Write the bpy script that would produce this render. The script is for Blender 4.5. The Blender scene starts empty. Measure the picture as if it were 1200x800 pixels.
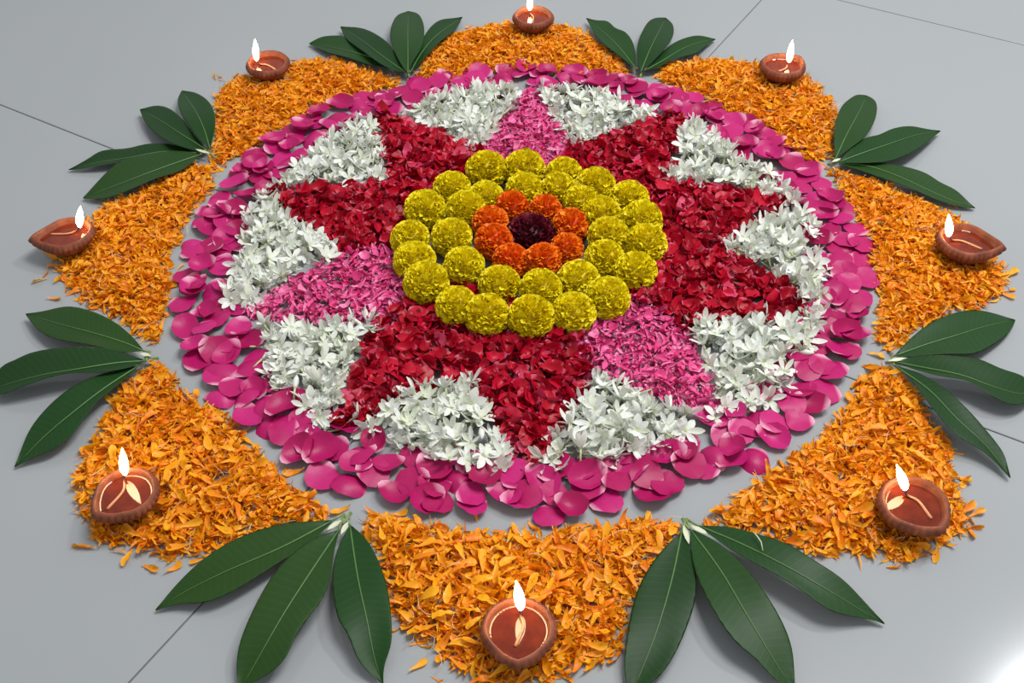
import bpy, math, random
import numpy as np
from mathutils import Vector, Matrix

random.seed(7)
rng = np.random.default_rng(11)
SC = bpy.context.scene
COL = SC.collection
PI = math.pi

# ------------------------------------------------------------------ camera
R0 = 0.40                                    # outer radius of the rose ring, metres
F_PX = 1317.75
PITCH, ROLL = 0.762849, -0.0150303
CAM = np.array([-0.0375427 * R0, -2.586136 * R0, 2.083901 * R0])
cp, sp = math.cos(PITCH), math.sin(PITCH)
FW = np.array([0, cp, -sp]); UP0 = np.array([0, sp, cp]); RT0 = np.array([1.0, 0, 0])
RT = math.cos(ROLL) * RT0 + math.sin(ROLL) * UP0
UP = -math.sin(ROLL) * RT0 + math.cos(ROLL) * UP0
cd = bpy.data.cameras.new('camera'); cam = bpy.data.objects.new('camera', cd); COL.objects.link(cam)
cd.sensor_width = 36.0; cd.lens = F_PX * 36.0 / 1200.0; cd.clip_start = 0.01
m = Matrix.Identity(4)
for i in range(3):
    m[i][0] = RT[i]; m[i][1] = UP[i]; m[i][2] = -FW[i]; m[i][3] = CAM[i]
cam.matrix_world = m
SC.camera = cam

def G(px, py, z=0.0):
    """pixel of the 1200x800 photograph -> point on the horizontal plane at height z"""
    d = FW + (px - 600) / F_PX * RT - (py - 400) / F_PX * UP
    t = (z - CAM[2]) / d[2]
    return CAM + t * d
def GP(pts, z=0.0):
    return np.array([G(p[0], p[1], z)[:2] for p in pts])

# ------------------------------------------------------------------ light
w = bpy.data.worlds.new('room_light'); SC.world = w; w.use_nodes = True
bg = w.node_tree.nodes['Background']
bg.inputs['Color'].default_value = (0.94, 0.97, 1.0, 1); bg.inputs['Strength'].default_value = 0.53
def area(name, loc, aim, sx, sy, power, color):
    l = bpy.data.lights.new(name, 'AREA'); l.shape = 'RECTANGLE'; l.size = sx; l.size_y = sy
    l.energy = power; l.color = color
    o = bpy.data.objects.new(name, l); COL.objects.link(o); o.location = loc
    o.rotation_euler = (Vector(aim) - Vector(loc)).to_track_quat('-Z', 'Y').to_euler()
    return o
area('ceiling_light', (0.75, 0.08, 2.45), (0.5, 0.05, 0.0), 0.9, 0.9, 51, (1.0, 0.99, 0.97))
area('ceiling_spot', (1.735, 0.755, 2.6), (0.2, 0.0, 0.0), 0.22, 0.22, 26, (0.98, 0.99, 1.0))
vs = SC.view_settings
vs.view_transform = 'Standard'; vs.look = 'None'; vs.exposure = 0.12; vs.gamma = 1.0; vs.use_curve_mapping = False

# ------------------------------------------------------------------ materials
class NT:
    def __init__(s, name):
        s.m = bpy.data.materials.new(name); s.m.use_nodes = True
        s.t = s.m.node_tree; s.n = s.t.nodes; s.b = s.n['Principled BSDF']; s.out = s.n['Material Output']
    def node(s, typ, **kw):
        n = s.n.new(typ)
        for k, v in kw.items(): setattr(n, k, v)
        return n
    def link(s, a, b): s.t.links.new(a, b)
    def math(s, op, a, b=None, c=None):
        n = s.n.new('ShaderNodeMath'); n.operation = op
        for i, v in enumerate((a, b, c)):
            if v is None: continue
            if isinstance(v, (int, float)): n.inputs[i].default_value = v
            else: s.link(v, n.inputs[i])
        return n.outputs[0]
    def ramp(s, fac, stops, interp='LINEAR'):
        n = s.n.new('ShaderNodeValToRGB'); n.color_ramp.interpolation = interp
        e = n.color_ramp.elements
        while len(e) < len(stops): e.new(0.5)
        for el, (p, c) in zip(e, stops): el.position = p; el.color = (*c, 1)
        s.link(fac, n.inputs[0]); return n.outputs[0]
    def mix(s, fac, a, b, mode='MIX'):
        n = s.n.new('ShaderNodeMix'); n.data_type = 'RGBA'; n.blend_type = mode
        if isinstance(fac, (int, float)): n.inputs[0].default_value = fac
        else: s.link(fac, n.inputs[0])
        for i, v in ((6, a), (7, b)):
            if isinstance(v, tuple): n.inputs[i].default_value = (*v, 1)
            else: s.link(v, n.inputs[i])
        return n.outputs[2]
    def noise(s, scale, detail=3, vec=None, rough=0.5):
        n = s.n.new('ShaderNodeTexNoise'); n.inputs['Scale'].default_value = scale
        n.inputs['Detail'].default_value = detail; n.inputs['Roughness'].default_value = rough
        if vec is None:
            tc = s.n.new('ShaderNodeTexCoord'); vec = tc.outputs['Object']
        s.link(vec, n.inputs['Vector']); return n.outputs[0]
    def attr(s, name):
        n = s.n.new('ShaderNodeAttribute'); n.attribute_name = name; return n
    def rand(s):
        n = s.n.new('ShaderNodeObjectInfo'); return n.outputs['Random']
    def bump(s, h, strength, dist=0.001):
        n = s.n.new('ShaderNodeBump'); n.inputs['Strength'].default_value = strength
        n.inputs['Distance'].default_value = dist
        s.link(h, n.inputs['Height']); s.link(n.outputs[0], s.b.inputs['Normal'])
    def set(s, color=None, rough=0.5, spec=0.5, sss=0.0, trans=0.0):
        if color is not None:
            if isinstance(color, tuple): s.b.inputs['Base Color'].default_value = (*color, 1)
            else: s.link(color, s.b.inputs['Base Color'])
        s.b.inputs['Roughness'].default_value = rough
        s.b.inputs['Specular IOR Level'].default_value = spec
        if trans > 0:                      # thin petal: some light passes through
            tr = s.n.new('ShaderNodeBsdfTranslucent'); mx = s.n.new('ShaderNodeMixShader')
            mx.inputs[0].default_value = trans
            if isinstance(color, tuple): tr.inputs[0].default_value = (*color, 1)
            else: s.link(color, tr.inputs[0])
            s.link(s.b.outputs[0], mx.inputs[1]); s.link(tr.outputs[0], mx.inputs[2]); s.link(mx.outputs[0], s.out.inputs[0])
        return s.m

def petal_mat(name, stops, base, basew, rough=0.45, trans=0.2, spec=0.4, streak=0.0, tip=None):
    """colour from a per-petal random number, paler claw at the petal's base"""
    a = NT(name)
    r = a.math('FRACT', a.math('ADD', a.attr('rnd').outputs['Fac'], a.rand()))
    c = a.ramp(r, stops)
    tt = a.attr('tt').outputs['Fac']
    if tip is not None:
        c = a.mix(a.math('MULTIPLY', a.math('SMOOTH_MIN', a.math('MAXIMUM', a.math('MULTIPLY_ADD', tt, 3.0, -2.0), 0.0), 1.0, 0.1), 0.7), c, tip)
    f = a.math('MAXIMUM', a.math('SUBTRACT', 1.0, a.math('DIVIDE', tt, basew)), 0.0)
    c = a.mix(f, c, base)
    nz = a.noise(300, 2)
    c = a.mix(a.math('MULTIPLY', nz, 0.22), c, (0.0, 0.0, 0.0)) if streak == 0 else a.mix(a.math('MULTIPLY', nz, streak), c, base)
    a.bump(a.noise(420, 2), 0.25, 0.0006)
    return a.set(c, rough, spec, trans=trans)

M = {}
M['orange'] = petal_mat('orange_petal', [(0.0, (0.92, 0.22, 0.003)), (0.35, (0.98, 0.36, 0.004)), (0.7, (1.0, 0.46, 0.006)), (1.0, (0.96, 0.30, 0.004))],
                        (0.84, 0.46, 0.12), 0.12, 0.45, 0.24, tip=(1.0, 0.50, 0.010))
M['magenta'] = petal_mat('magenta_petal', [(0.0, (0.41, 0.004, 0.095)), (0.4, (0.49, 0.008, 0.135)), (0.75, (0.57, 0.018, 0.185)), (1.0, (0.37, 0.003, 0.075))],
                         (0.86, 0.42, 0.56), 0.15, 0.42, 0.12, 0.3)
M['red'] = petal_mat('red_petal', [(0.0, (0.30, 0.0015, 0.012)), (0.4, (0.44, 0.002, 0.017)), (0.8, (0.56, 0.004, 0.030)), (0.94, (0.50, 0.003, 0.026)), (0.97, (0.72, 0.09, 0.18)), (1.0, (0.62, 0.03, 0.10))],
                     (0.72, 0.14, 0.24), 0.09, 0.40, 0.12, 0.25)
M['pink'] = petal_mat('pink_petal', [(0.0, (0.72, 0.035, 0.20)), (0.5, (0.83, 0.085, 0.30)), (0.85, (0.88, 0.15, 0.38)), (1.0, (0.92, 0.30, 0.52))],
                      (0.90, 0.42, 0.62), 0.2, 0.40, 0.12, 0.35)
M['white'] = petal_mat('jasmine_petal', [(0.0, (0.85, 0.88, 0.80)), (0.6, (0.92, 0.94, 0.89)), (1.0, (0.82, 0.86, 0.70))],
                       (0.66, 0.74, 0.40), 0.16, 0.45, 0.22, 0.35)
M['tube'] = petal_mat('jasmine_tube', [(0.0, (0.58, 0.64, 0.30)), (0.6, (0.74, 0.78, 0.50)), (1.0, (0.50, 0.56, 0.24))], (0.40, 0.46, 0.14), 0.4, 0.5, 0.1)
M['yellow'] = petal_mat('yellow_bloom', [(0.0, (0.84, 0.66, 0.002)), (0.5, (0.90, 0.74, 0.003)), (1.0, (0.95, 0.82, 0.012))], (0.76, 0.58, 0.003), 0.5, 0.5, 0.10, 0.3)
M['deep_orange'] = petal_mat('orange_bloom', [(0.0, (0.88, 0.13, 0.002)), (0.5, (0.96, 0.19, 0.003)), (1.0, (0.98, 0.27, 0.006))], (0.75, 0.08, 0.002), 0.5, 0.5, 0.10, 0.3)
M['maroon'] = petal_mat('maroon_bloom', [(0.0, (0.07, 0.002, 0.007)), (0.6, (0.12, 0.003, 0.013)), (0.95, (0.20, 0.010, 0.028)), (1.0, (0.34, 0.06, 0.09))], (0.04, 0.001, 0.004), 0.5, 0.42, 0.08, 0.3)
a = NT('pale_thread'); M['thread'] = a.set(a.mix(a.noise(200), (0.66, 0.50, 0.30), (0.72, 0.62, 0.46)), 0.6)
def leaf_mat():
    a = NT('leaf_blade')
    uv = a.node('ShaderNodeUVMap'); s = a.node('ShaderNodeSeparateXYZ'); a.link(uv.outputs[0], s.inputs[0])
    u, v = s.outputs[0], s.outputs[1]
    av = a.math('ABSOLUTE', a.math('SUBTRACT', v, 0.5))
    ph = a.math('MULTIPLY', a.math('SUBTRACT', u, a.math('MULTIPLY', av, 0.10)), 150.0)
    wv = a.math('POWER', a.math('MULTIPLY_ADD', a.math('SINE', ph), 0.5, 0.5), 6.0)
    r = a.rand()
    c = a.ramp(r, [(0, (0.006, 0.031, 0.004)), (0.5, (0.009, 0.042, 0.006)), (1, (0.018, 0.050, 0.006))])
    c = a.mix(a.math('MULTIPLY', a.noise(28, 4), 0.45), c, (0.010, 0.042, 0.010))
    c = a.mix(a.math('MULTIPLY', wv, 0.05), c, (0.06, 0.15, 0.04))
    a.bump(a.math('ADD', a.math('MULTIPLY', wv, 0.20), a.noise(60, 3)), 0.15, 0.0006)
    return a.set(c, 0.44, 0.18, trans=0.04)
M['leaf'] = leaf_mat()
a = NT('leaf_rib'); M['rib'] = a.set(a.mix(a.noise(200), (0.045, 0.125, 0.028), (0.08, 0.165, 0.04)), 0.45)
a = NT('leaf_stalk'); M['stalk'] = a.set(a.mix(a.noise(300), (0.22, 0.30, 0.10), (0.12, 0.17, 0.05)), 0.5)
a = NT('bract'); M['bract'] = a.set(a.mix(a.noise(260), (0.58, 0.60, 0.42), (0.48, 0.50, 0.34)), 0.5)
def clay():
    a = NT('fired_clay')
    n1 = a.noise(60, 5); n2 = a.noise(700, 2)
    c = a.ramp(n1, [(0.3, (0.13, 0.032, 0.014)), (0.55, (0.22, 0.055, 0.022)), (0.75, (0.32, 0.095, 0.042))])
    a.bump(a.math('ADD', n1, n2), 0.5, 0.0008)
    return a.set(c, 0.6, 0.35)
M['clay'] = clay()
a = NT('lamp_oil'); oc = a.ramp(a.noise(70, 2), [(0.3, (0.10, 0.011, 0.003)), (0.7, (0.16, 0.021, 0.005))])
M['oil'] = a.set(oc, 0.05, 0.4)
a = NT('cotton_wick'); M['wick'] = a.set(a.ramp(a.attr('tt').outputs['Fac'], [(0.0, (0.62, 0.26, 0.12)), (0.72, (0.55, 0.25, 0.12)), (0.86, (0.05, 0.025, 0.02)), (1.0, (0.02, 0.015, 0.012))]), 0.7)
a = NT('flame'); e = a.node('ShaderNodeEmission')
fc = a.ramp(a.attr('tt').outputs['Fac'], [(0.0, (1.0, 0.50, 0.20)), (0.18, (1.0, 0.74, 0.42)), (0.7, (1.0, 0.78, 0.46)), (1.0, (1.0, 0.60, 0.24))])
a.link(fc, e.inputs[0]); e.inputs[1].default_value = 28.0; a.link(e.outputs[0], a.out.inputs[0]); M['flame'] = a.m
def tile_mat():
    a = NT('glazed_tile')
    tc = a.node('ShaderNodeTexCoord')
    n1 = a.noise(3.0, 4, tc.outputs['Object']); n2 = a.noise(900, 2, tc.outputs['Object'])
    c = a.mix(n1, (0.275, 0.291, 0.303), (0.298, 0.314, 0.326))
    c = a.mix(a.math('MULTIPLY', n2, 0.08), c, (0.22, 0.22, 0.23))
    a.bump(n2, 0.04, 0.0003)
    return a.set(c, 0.13, 0.40)
M['tile'] = tile_mat()
a = NT('grout'); M['grout'] = a.set(a.mix(a.noise(150), (0.10, 0.10, 0.10), (0.16, 0.16, 0.155)), 0.85)

# ------------------------------------------------------------------ helpers
def mesh_np(name, V, T, mat, attrs=None, smooth=True, uv=None):
    V = np.asarray(V, dtype=np.float32); T = np.asarray(T, dtype=np.int32)
    me = bpy.data.meshes.new(name)
    me.vertices.add(len(V)); me.vertices.foreach_set('co', V.ravel())
    k = T.shape[1]
    me.loops.add(T.size); me.loops.foreach_set('vertex_index', T.ravel())
    me.polygons.add(len(T))
    me.polygons.foreach_set('loop_start', np.arange(0, T.size, k, dtype=np.int32))
    me.polygons.foreach_set('loop_total', np.full(len(T), k, dtype=np.int32))
    me.polygons.foreach_set('use_smooth', np.full(len(T), smooth, dtype=bool))
    for nm, arr in (attrs or {}).items():
        at = me.attributes.new(nm, 'FLOAT', 'POINT'); at.data.foreach_set('value', np.asarray(arr, dtype=np.float32))
    if uv is not None:
        ul = me.uv_layers.new(name='UVMap'); ul.data.foreach_set('uv', np.asarray(uv, dtype=np.float32)[T.ravel()].ravel())
    me.update(); me.validate()
    me.materials.append(mat)
    return me
def link(name, data, parent=None):
    o = bpy.data.objects.new(name, data); COL.objects.link(o)
    if parent is not None: o.parent = parent
    return o
def tag(o, label, cat, group=None, kind=None):
    o['label'] = label; o['category'] = cat
    if group: o['group'] = group
    if kind: o['kind'] = kind
    return o
def grid_faces(nu, nv, wrap=False):
    f = []
    for i in range(nu - 1):
        for j in range(nv if wrap else nv - 1):
            j2 = (j + 1) % nv
            a, b, c, d = i * nv + j, i * nv + j2, (i + 1) * nv + j2, (i + 1) * nv + j
            f.append((a, b, c)); f.append((a, c, d))
    return f
def tube(pts, rad, n=8):
    pts = [np.asarray(p, float) for p in pts]; V = []
    for i, p in enumerate(pts):
        t = pts[min(i + 1, len(pts) - 1)] - pts[max(i - 1, 0)]; t = t / (np.linalg.norm(t) + 1e-9)
        a = np.cross(t, (0, 0, 1.0)); 
        if np.linalg.norm(a) < 1e-3: a = np.cross(t, (1.0, 0, 0))
        a /= np.linalg.norm(a); b = np.cross(a, t)
        r = rad[i] if hasattr(rad, '__len__') else rad
        for k in range(n):
            q = 2 * PI * k / n; V.append(p + r * (math.cos(q) * a + math.sin(q) * b))
    F = grid_faces(len(pts), n, True)
    c0 = len(V); V.append(pts[0]); V.append(pts[-1])
    for k in range(n):
        F.append((c0, (k + 1) % n, k)); F.append((c0 + 1, (len(pts) - 1) * n + k, (len(pts) - 1) * n + (k + 1) % n))
    tt = np.concatenate([np.repeat(np.linspace(0, 1, len(pts)), n), [0, 1]])
    return np.array(V), F, tt
def smooth_line(pts, n):
    """Catmull-Rom through pts, resampled to n points at equal arc length"""
    P = np.array(pts, float); P = np.vstack([2 * P[0] - P[1], P, 2 * P[-1] - P[-2]]); out = []
    for i in range(1, len(P) - 2):
        for t in np.linspace(0, 1, 12, endpoint=False):
            p0, p1, p2, p3 = P[i - 1], P[i], P[i + 1], P[i + 2]
            out.append(0.5 * (2 * p1 + (p2 - p0) * t + (2 * p0 - 5 * p1 + 4 * p2 - p3) * t * t + (3 * p1 - p0 - 3 * p2 + p3) * t ** 3))
    out.append(P[-2]); out = np.array(out)
    d = np.concatenate([[0], np.cumsum(np.linalg.norm(np.diff(out, axis=0), axis=1))]); s = np.linspace(0, d[-1], n)
    return np.stack([np.interp(s, d, out[:, k]) for k in range(out.shape[1])], 1)
def in_poly(P, poly):
    x, y = P[:, 0], P[:, 1]; c = np.zeros(len(P), bool); n = len(poly)
    for i in range(n):
        x1, y1 = poly[i]; x2, y2 = poly[(i + 1) % n]
        if y1 == y2: continue
        k = ((y1 > y) != (y2 > y)) & (x < (x2 - x1) * (y - y1) / (y2 - y1) + x1); c ^= k
    return c
def edge_dist(P, poly):
    d = np.full(len(P), 9.0); n = len(poly)
    for i in range(n):
        a = poly[i]; b = poly[(i + 1) % n]; ab = b - a
        t = np.clip(((P - a) @ ab) / (ab @ ab + 1e-12), 0, 1)
        d = np.minimum(d, np.linalg.norm(P - (a + t[:, None] * ab), axis=1))
    return d
def poly_area(p):
    return 0.5 * abs(np.dot(p[:, 0], np.roll(p[:, 1], 1)) - np.dot(p[:, 1], np.roll(p[:, 0], 1)))
def sample(poly, n):
    lo, hi = poly.min(0), poly.max(0); out = np.zeros((0, 2))
    while len(out) < n:
        q = rng.uniform(lo, hi, (n * 3 + 20, 2)); out = np.vstack([out, q[in_poly(q, poly)]])
    return out[:n]
def spread(poly, n, k=12):
    """n well spread points: best of k candidates"""
    cand = sample(poly, n * k); pts = [cand[0]]
    for i in range(1, n):
        c = cand[i * k:(i + 1) * k]
        d = np.min(np.linalg.norm(c[:, None] - np.array(pts)[None], axis=2), axis=1); pts.append(c[np.argmax(d)])
    return np.array(pts)
def rots(n, tilt):
    """random heading, then a random tilt away from level"""
    h = rng.uniform(0, 2 * PI, n); ax = rng.uniform(0, 2 * PI, n); an = rng.normal(0, tilt, n); rl = rng.normal(0, tilt, n)
    out = np.zeros((n, 3, 3))
    for i in range(n):
        out[i] = np.array(Matrix.Rotation(an[i], 3, Vector((math.cos(ax[i]), math.sin(ax[i]), 0))) @ Matrix.Rotation(h[i], 3, 'Z') @ Matrix.Rotation(rl[i], 3, 'X'))
    return out
def merge(templates, pos, rot, scl, name, mat):
    """many small petals as one mesh"""
    idx = rng.integers(0, len(templates), len(pos)); Vs, Ts, tts, rs = [], [], [], []; off = 0
    for k, (tv, tf, tt) in enumerate(templates):
        s = np.where(idx == k)[0]
        if not len(s): continue
        V = np.einsum('nij,vj->nvi', rot[s], tv) * scl[s][:, None, None] + pos[s][:, None, :]
        V[..., 2] = np.maximum(V[..., 2], 0.0006)
        n, v = V.shape[:2]
        Vs.append(V.reshape(-1, 3)); Ts.append((np.array(tf)[None] + (np.arange(n) * v)[:, None, None]).reshape(-1, 3) + off)
        tts.append(np.tile(tt, n)); rs.append(np.repeat(rng.uniform(0, 1, n), v)); off += n * v
    return mesh_np(name, np.vstack(Vs), np.vstack(Ts), mat, {'tt': np.concatenate(tts), 'rnd': np.concatenate(rs)})

# petal shapes -------------------------------------------------------
def strip(L, W, bend, twist, fold, nseg=4, blunt=0.75, ruffle=0.0):
    V, tt = [], []
    x = z = 0.0; ang = -bend / 2
    for i in range(nseg + 1):
        s = i / nseg
        wd = W * (0.14 + 0.86 * min(1, (s / 0.72)) ** 1.25) * (1 if s < blunt else 1 - ((s - blunt) / (1 - blunt)) ** 2 * 0.52)
        tw = twist * s; c, sn = math.cos(tw), math.sin(tw)
        for k in (-1, 0, 1):
            yy = k * wd / 2; zz = (abs(k) * fold * wd) + ruffle * W * (k * (1 if i % 2 else -1))
            V.append((x - L / 2, yy * c - zz * sn, z + yy * sn + zz * c)); tt.append(s)
        x += L / nseg * math.cos(ang); z += L / nseg * math.sin(ang); ang += bend / nseg
    V = np.array(V); V[:, 2] -= V[:, 2].mean()
    return V, grid_faces(nseg + 1, 3), np.array(tt)
def round_petal(L, W, cup, curl, wave, seed, rings=(0.45, 0.8, 1.0), n=14):
    r = random.Random(seed); V = [(0, 0, 0)]; tt = [0.5]
    ph = r.uniform(0, 6.28); k3 = r.uniform(-0.05, 0.05); k2 = r.uniform(-0.05, 0.05); notch = r.uniform(0.0, 0.09)
    for q in rings:
        for i in range(n):
            t = 2 * PI * i / n
            rr = 1 + k3 * math.sin(3 * t + ph) + k2 * math.sin(2 * t + ph) - notch * math.exp(-(math.sin(t / 2) / 0.16) ** 2)
            x = math.cos(t) * rr; y = math.sin(t) * rr
            y *= (1.0 + 0.20 * x) if x < 0 else 1.0 + 0.05 * x          # narrower towards the base
            if x < 0: x *= 1.10
            z = cup * q * q + curl * max(0, x * q) ** 2.5 + wave * q ** 2 * math.sin(2 * t + ph) + wave * 0.7 * q ** 3 * math.sin(5 * t + 2 * ph)
            V.append((x * q * L / 2, y * q * W / 2, z * L)); tt.append(min(1, max(0, 0.5 + 0.5 * x * q)))
    F = [(0, 1 + i, 1 + (i + 1) % n) for i in range(n)]
    for k in range(len(rings) - 1):
        o = 1 + k * n
        for i in range(n):
            a, b = o + i, o + (i + 1) % n; F.append((a, a + n, b + n)); F.append((a, b + n, b))
    V = np.array(V); V[:, 2] -= V[:, 2].min()
    return V, F, np.array(tt)
def variants(name, tmpl, mat):
    return [mesh_np(name, v, f, mat, {'tt': t, 'rnd': np.full(len(v), i / len(tmpl) * 0.37)}) for i, (v, f, t) in enumerate(tmpl)]
def place(name, meshes, pos, rot, scl, label, cat, group):
    for p, r, s in zip(pos, rot, scl):
        o = link(name, random.choice(meshes))
        mt = Matrix([list(r[0]) + [0], list(r[1]) + [0], list(r[2]) + [0], [0, 0, 0, 1]])
        o.rotation_mode = 'QUATERNION'
        o.rotation_quaternion = mt.to_quaternion(); o.location = tuple(p); o.scale = (s, s, s)
        tag(o, label, cat, group)

# ------------------------------------------------------------------ floor of large tiles
TA = math.radians(58.35)
da = np.array([math.cos(TA), math.sin(TA)]); db = np.array([math.sin(TA), -math.cos(TA)])   # along joint A, across to the right
TS = 1.972 * R0
offb = 0.025 * R0
fl = link('floor', mesh_np('floor', [(-5, -5, -0.02), (5, -5, -0.02), (5, 5, -0.02), (-5, 5, -0.02), (-5, -5, -0.0016), (5, -5, -0.0016), (5, 5, -0.0016), (-5, 5, -0.0016)],
     [(0, 3, 2, 1), (4, 5, 6, 7), (0, 1, 5, 4), (1, 2, 6, 5), (2, 3, 7, 6), (3, 0, 4, 7)], M['grout'], smooth=False))
fl['kind'] = 'structure'; fl['label'] = 'floor of large glossy pale grey square tiles'
h = TS / 2 - 0.0008; bv = 0.0010
tv, tf = [], []
for (hh, z) in ((h, -0.0016), (h, -bv * 0.6), (h - bv, 0.0)):
    for sx, sy in ((-1, -1), (1, -1), (1, 1), (-1, 1)): tv.append((sx * hh, sy * (hh + TS / 2), z))
for k in (0, 4):
    for i in range(4): tf.append((k + i, k + (i + 1) % 4, k + 4 + (i + 1) % 4, k + 4 + i))
tf.append((8, 9, 10, 11))
tile_me = mesh_np('tile', tv, tf, M['tile'], smooth=False)
for ib in range(-2, 2):
    sh = (-0.039 if ib % 2 == 0 else -0.245) * R0
    for ia in range(-4, 4):
        ln = 1.06 if ib % 2 else 1.0              # the second column's tiles are a little longer
        c = db * (offb + (ib + 0.5) * 2 * TS) + da * (sh + (ia + 0.5) * TS * ln)
        t = link('tile', tile_me, fl); t.location = (c[0], c[1], 0); t.rotation_euler = (0, 0, TA); t.scale = ((TS * ln - .0016) / (TS - .0016), 1, 1)

THINGS = [(87, 'lamp between the upright-leaf and joint-touching sprigs'), (131, 'lamp between the two four-leaf sprigs'), (178, 'lamp half on bare tile'), (-135, 'curved-wick lamp'),
          (-91, 'lamp beside the thread-carrying leaf sprig'), (-49, 'leaning-flame lamp'), (-2, 'ragged-edge lamp by the curled-tip sprig'), (46, 'lamp between the curled-tip and joint-touching sprigs'),
          (112, 'upright-leaf sprig'), (153, 'four-leaf sprig over a tile joint'), (-156, 'three-leaf sprig on open tile'), (-113, 'bent-stalk sprig'),
          (-71, 'thread-carrying sprig'), (-28, 'joint-straddling sprig'), (22, 'curled-tip sprig'), (66, 'joint-touching sprig')]
def facing(p):
    t = math.degrees(math.atan2(p[1], p[0])); return min(THINGS, key=lambda q: abs((q[0] - t + 180) % 360 - 180))[1]

# ------------------------------------------------------------------ marigold blooms
def bloom(seed, rx, rz, nf, size, z0, flat=1.0):
    """pompom flower head: a core with hundreds of ruffled florets"""
    r = random.Random(seed); V, F, tt, rn = [], [], [], []
    # core
    nu, nv = 9, 16
    for i in range(nu):
        ph = -PI / 2 + PI * i / (nu - 1)
        for j in range(nv):
            th = 2 * PI * j / nv
            V.append((0.74 * rx * math.cos(ph) * math.cos(th), 0.74 * rx * math.cos(ph) * math.sin(th), z0 + 0.74 * rz * math.sin(ph))); tt.append(0.0); rn.append(0.1)
    F += grid_faces(nu, nv, True)
    ga = PI * (3 - math.sqrt(5))
    for i in range(nf):
        q = (i + 0.5) / nf; cz = 1 - q * 1.62                    # from the crown down below the waist
        rr = math.sqrt(max(0, 1 - cz * cz)); th = i * ga + r.uniform(-.12, .12)
        n = np.array([rr * math.cos(th), rr * math.sin(th), cz])
        n = n + np.array([r.gauss(0, .10) for _ in range(3)]); n /= np.linalg.norm(n)
        base = np.array([n[0] * rx * 0.74, n[1] * rx * 0.74, z0 + n[2] * rz * 0.74])
        up = np.array([0, 0, 1.0]); a = np.cross(up, n); a = a / (np.linalg.norm(a) + 1e-9)
        if r.random() < .5: a = -a
        rot = r.uniform(-.9, .9); b = np.cross(n, a); a2 = math.cos(rot) * a + math.sin(rot) * b; b2 = np.cross(n, a2)
        ln = size * r.uniform(0.85, 1.2); wd = size * r.uniform(0.75, 1.1)
        lean = r.gauss(0, 0.25); o = len(V)
        for (s, wk, ck) in ((0.0, 0.35, 0.0), (0.62, 0.8, 0.16), (1.0, 1.0, 0.30 + r.uniform(-.15, .25))):
            for k in (-1, -0.35, 0.35, 1):
                p = base + n * ln * (s - 0.10 * abs(k) * s) + a2 * wd * 0.5 * wk * k + b2 * (wd * (ck * (k * k - 0.4)) + lean * ln * s * s + r.uniform(-.09, .09) * wd * s)
                V.append(p); tt.append(0.35 + 0.65 * s); 
        q0 = r.random()
        rn += [q0] * 12
        for i2 in range(2):
            for j2 in range(3):
                A = o + i2 * 4 + j2; F.append((A, A + 1, A + 5)); F.append((A, A + 5, A + 4))
    V = np.array(V); V[:, 2] = np.maximum(V[:, 2], 0.0)
    return V, F, np.array(tt), np.array(rn)
def bloom_mesh(name, mat, **k):
    V, F, t, r_ = bloom(**k); return mesh_np(name, V, F, mat, {'tt': t, 'rnd': r_ * 0.6})
ym = [bloom_mesh('yellow_marigold', M['yellow'], seed=s, rx=0.0245, rz=0.0215, nf=520, size=0.0066, z0=0.0205) for s in range(4)]
om = [bloom_mesh('orange_marigold', M['deep_orange'], seed=20 + s, rx=0.0205, rz=0.0185, nf=400, size=0.0058, z0=0.019) for s in range(3)]
rm = bloom_mesh('maroon_marigold', M['maroon'], seed=40, rx=0.030, rz=0.019, nf=520, size=0.0068, z0=0.016)
Z = lambda x, y: (450 + x / 3.479, 170 + y / 3.479)
outer = [(418, 108), (578, 97), (738, 118), (872, 165), (1000, 220), (1050, 308), (1070, 405), (1025, 515), (915, 622), (780, 682), (605, 705), (425, 697), (295, 647), (180, 567), (130, 470), (105, 375), (165, 267), (275, 172)]
inner = [(415, 208), (570, 180), (712, 175), (800, 228), (885, 280), (908, 372), (893, 455), (798, 540), (640, 590), (470, 568), (320, 492), (280, 375), (330, 268)]
oran = [(520, 262), (657, 262), (755, 330), (750, 420), (650, 477), (512, 475), (440, 400), (436, 322)]
def put_blooms(lst, meshes, name, label, cat, group, zc, smin=0.93, smax=1.07):
    for (x, y) in lst:
        px, py = Z(x, y); g = G(px, py, zc); o = link(name, random.choice(meshes)); o.location = (g[0], g[1], 0.001)
        s = random.uniform(smin, smax); o.scale = (s, s, s * random.uniform(0.95, 1.05)); o.rotation_euler = (random.uniform(-.12, .12), random.uniform(-.12, .12), random.uniform(0, 6.28))
        tag(o, label + facing(g), cat, group)
put_blooms(outer, ym, 'yellow_marigold', 'outer-ring yellow marigold on the side towards the ', 'marigold', 'yellow marigolds of the outer ring', 0.022)
put_blooms(inner, ym, 'yellow_marigold', 'inner-ring yellow marigold on the side towards the ', 'marigold', 'yellow marigolds of the inner ring', 0.022, 0.88, 1.0)
put_blooms(oran, om, 'orange_marigold', 'deep orange marigold bloom on the side towards the ', 'marigold', 'orange marigolds around the centre', 0.020)
px, py = Z(597, 358); g = G(px, py, 0.018)
o = link('maroon_marigold', rm); o.location = (g[0], g[1], 0.001); tag(o, 'single dark maroon bloom at the very centre of the flower design', 'marigold')

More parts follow.
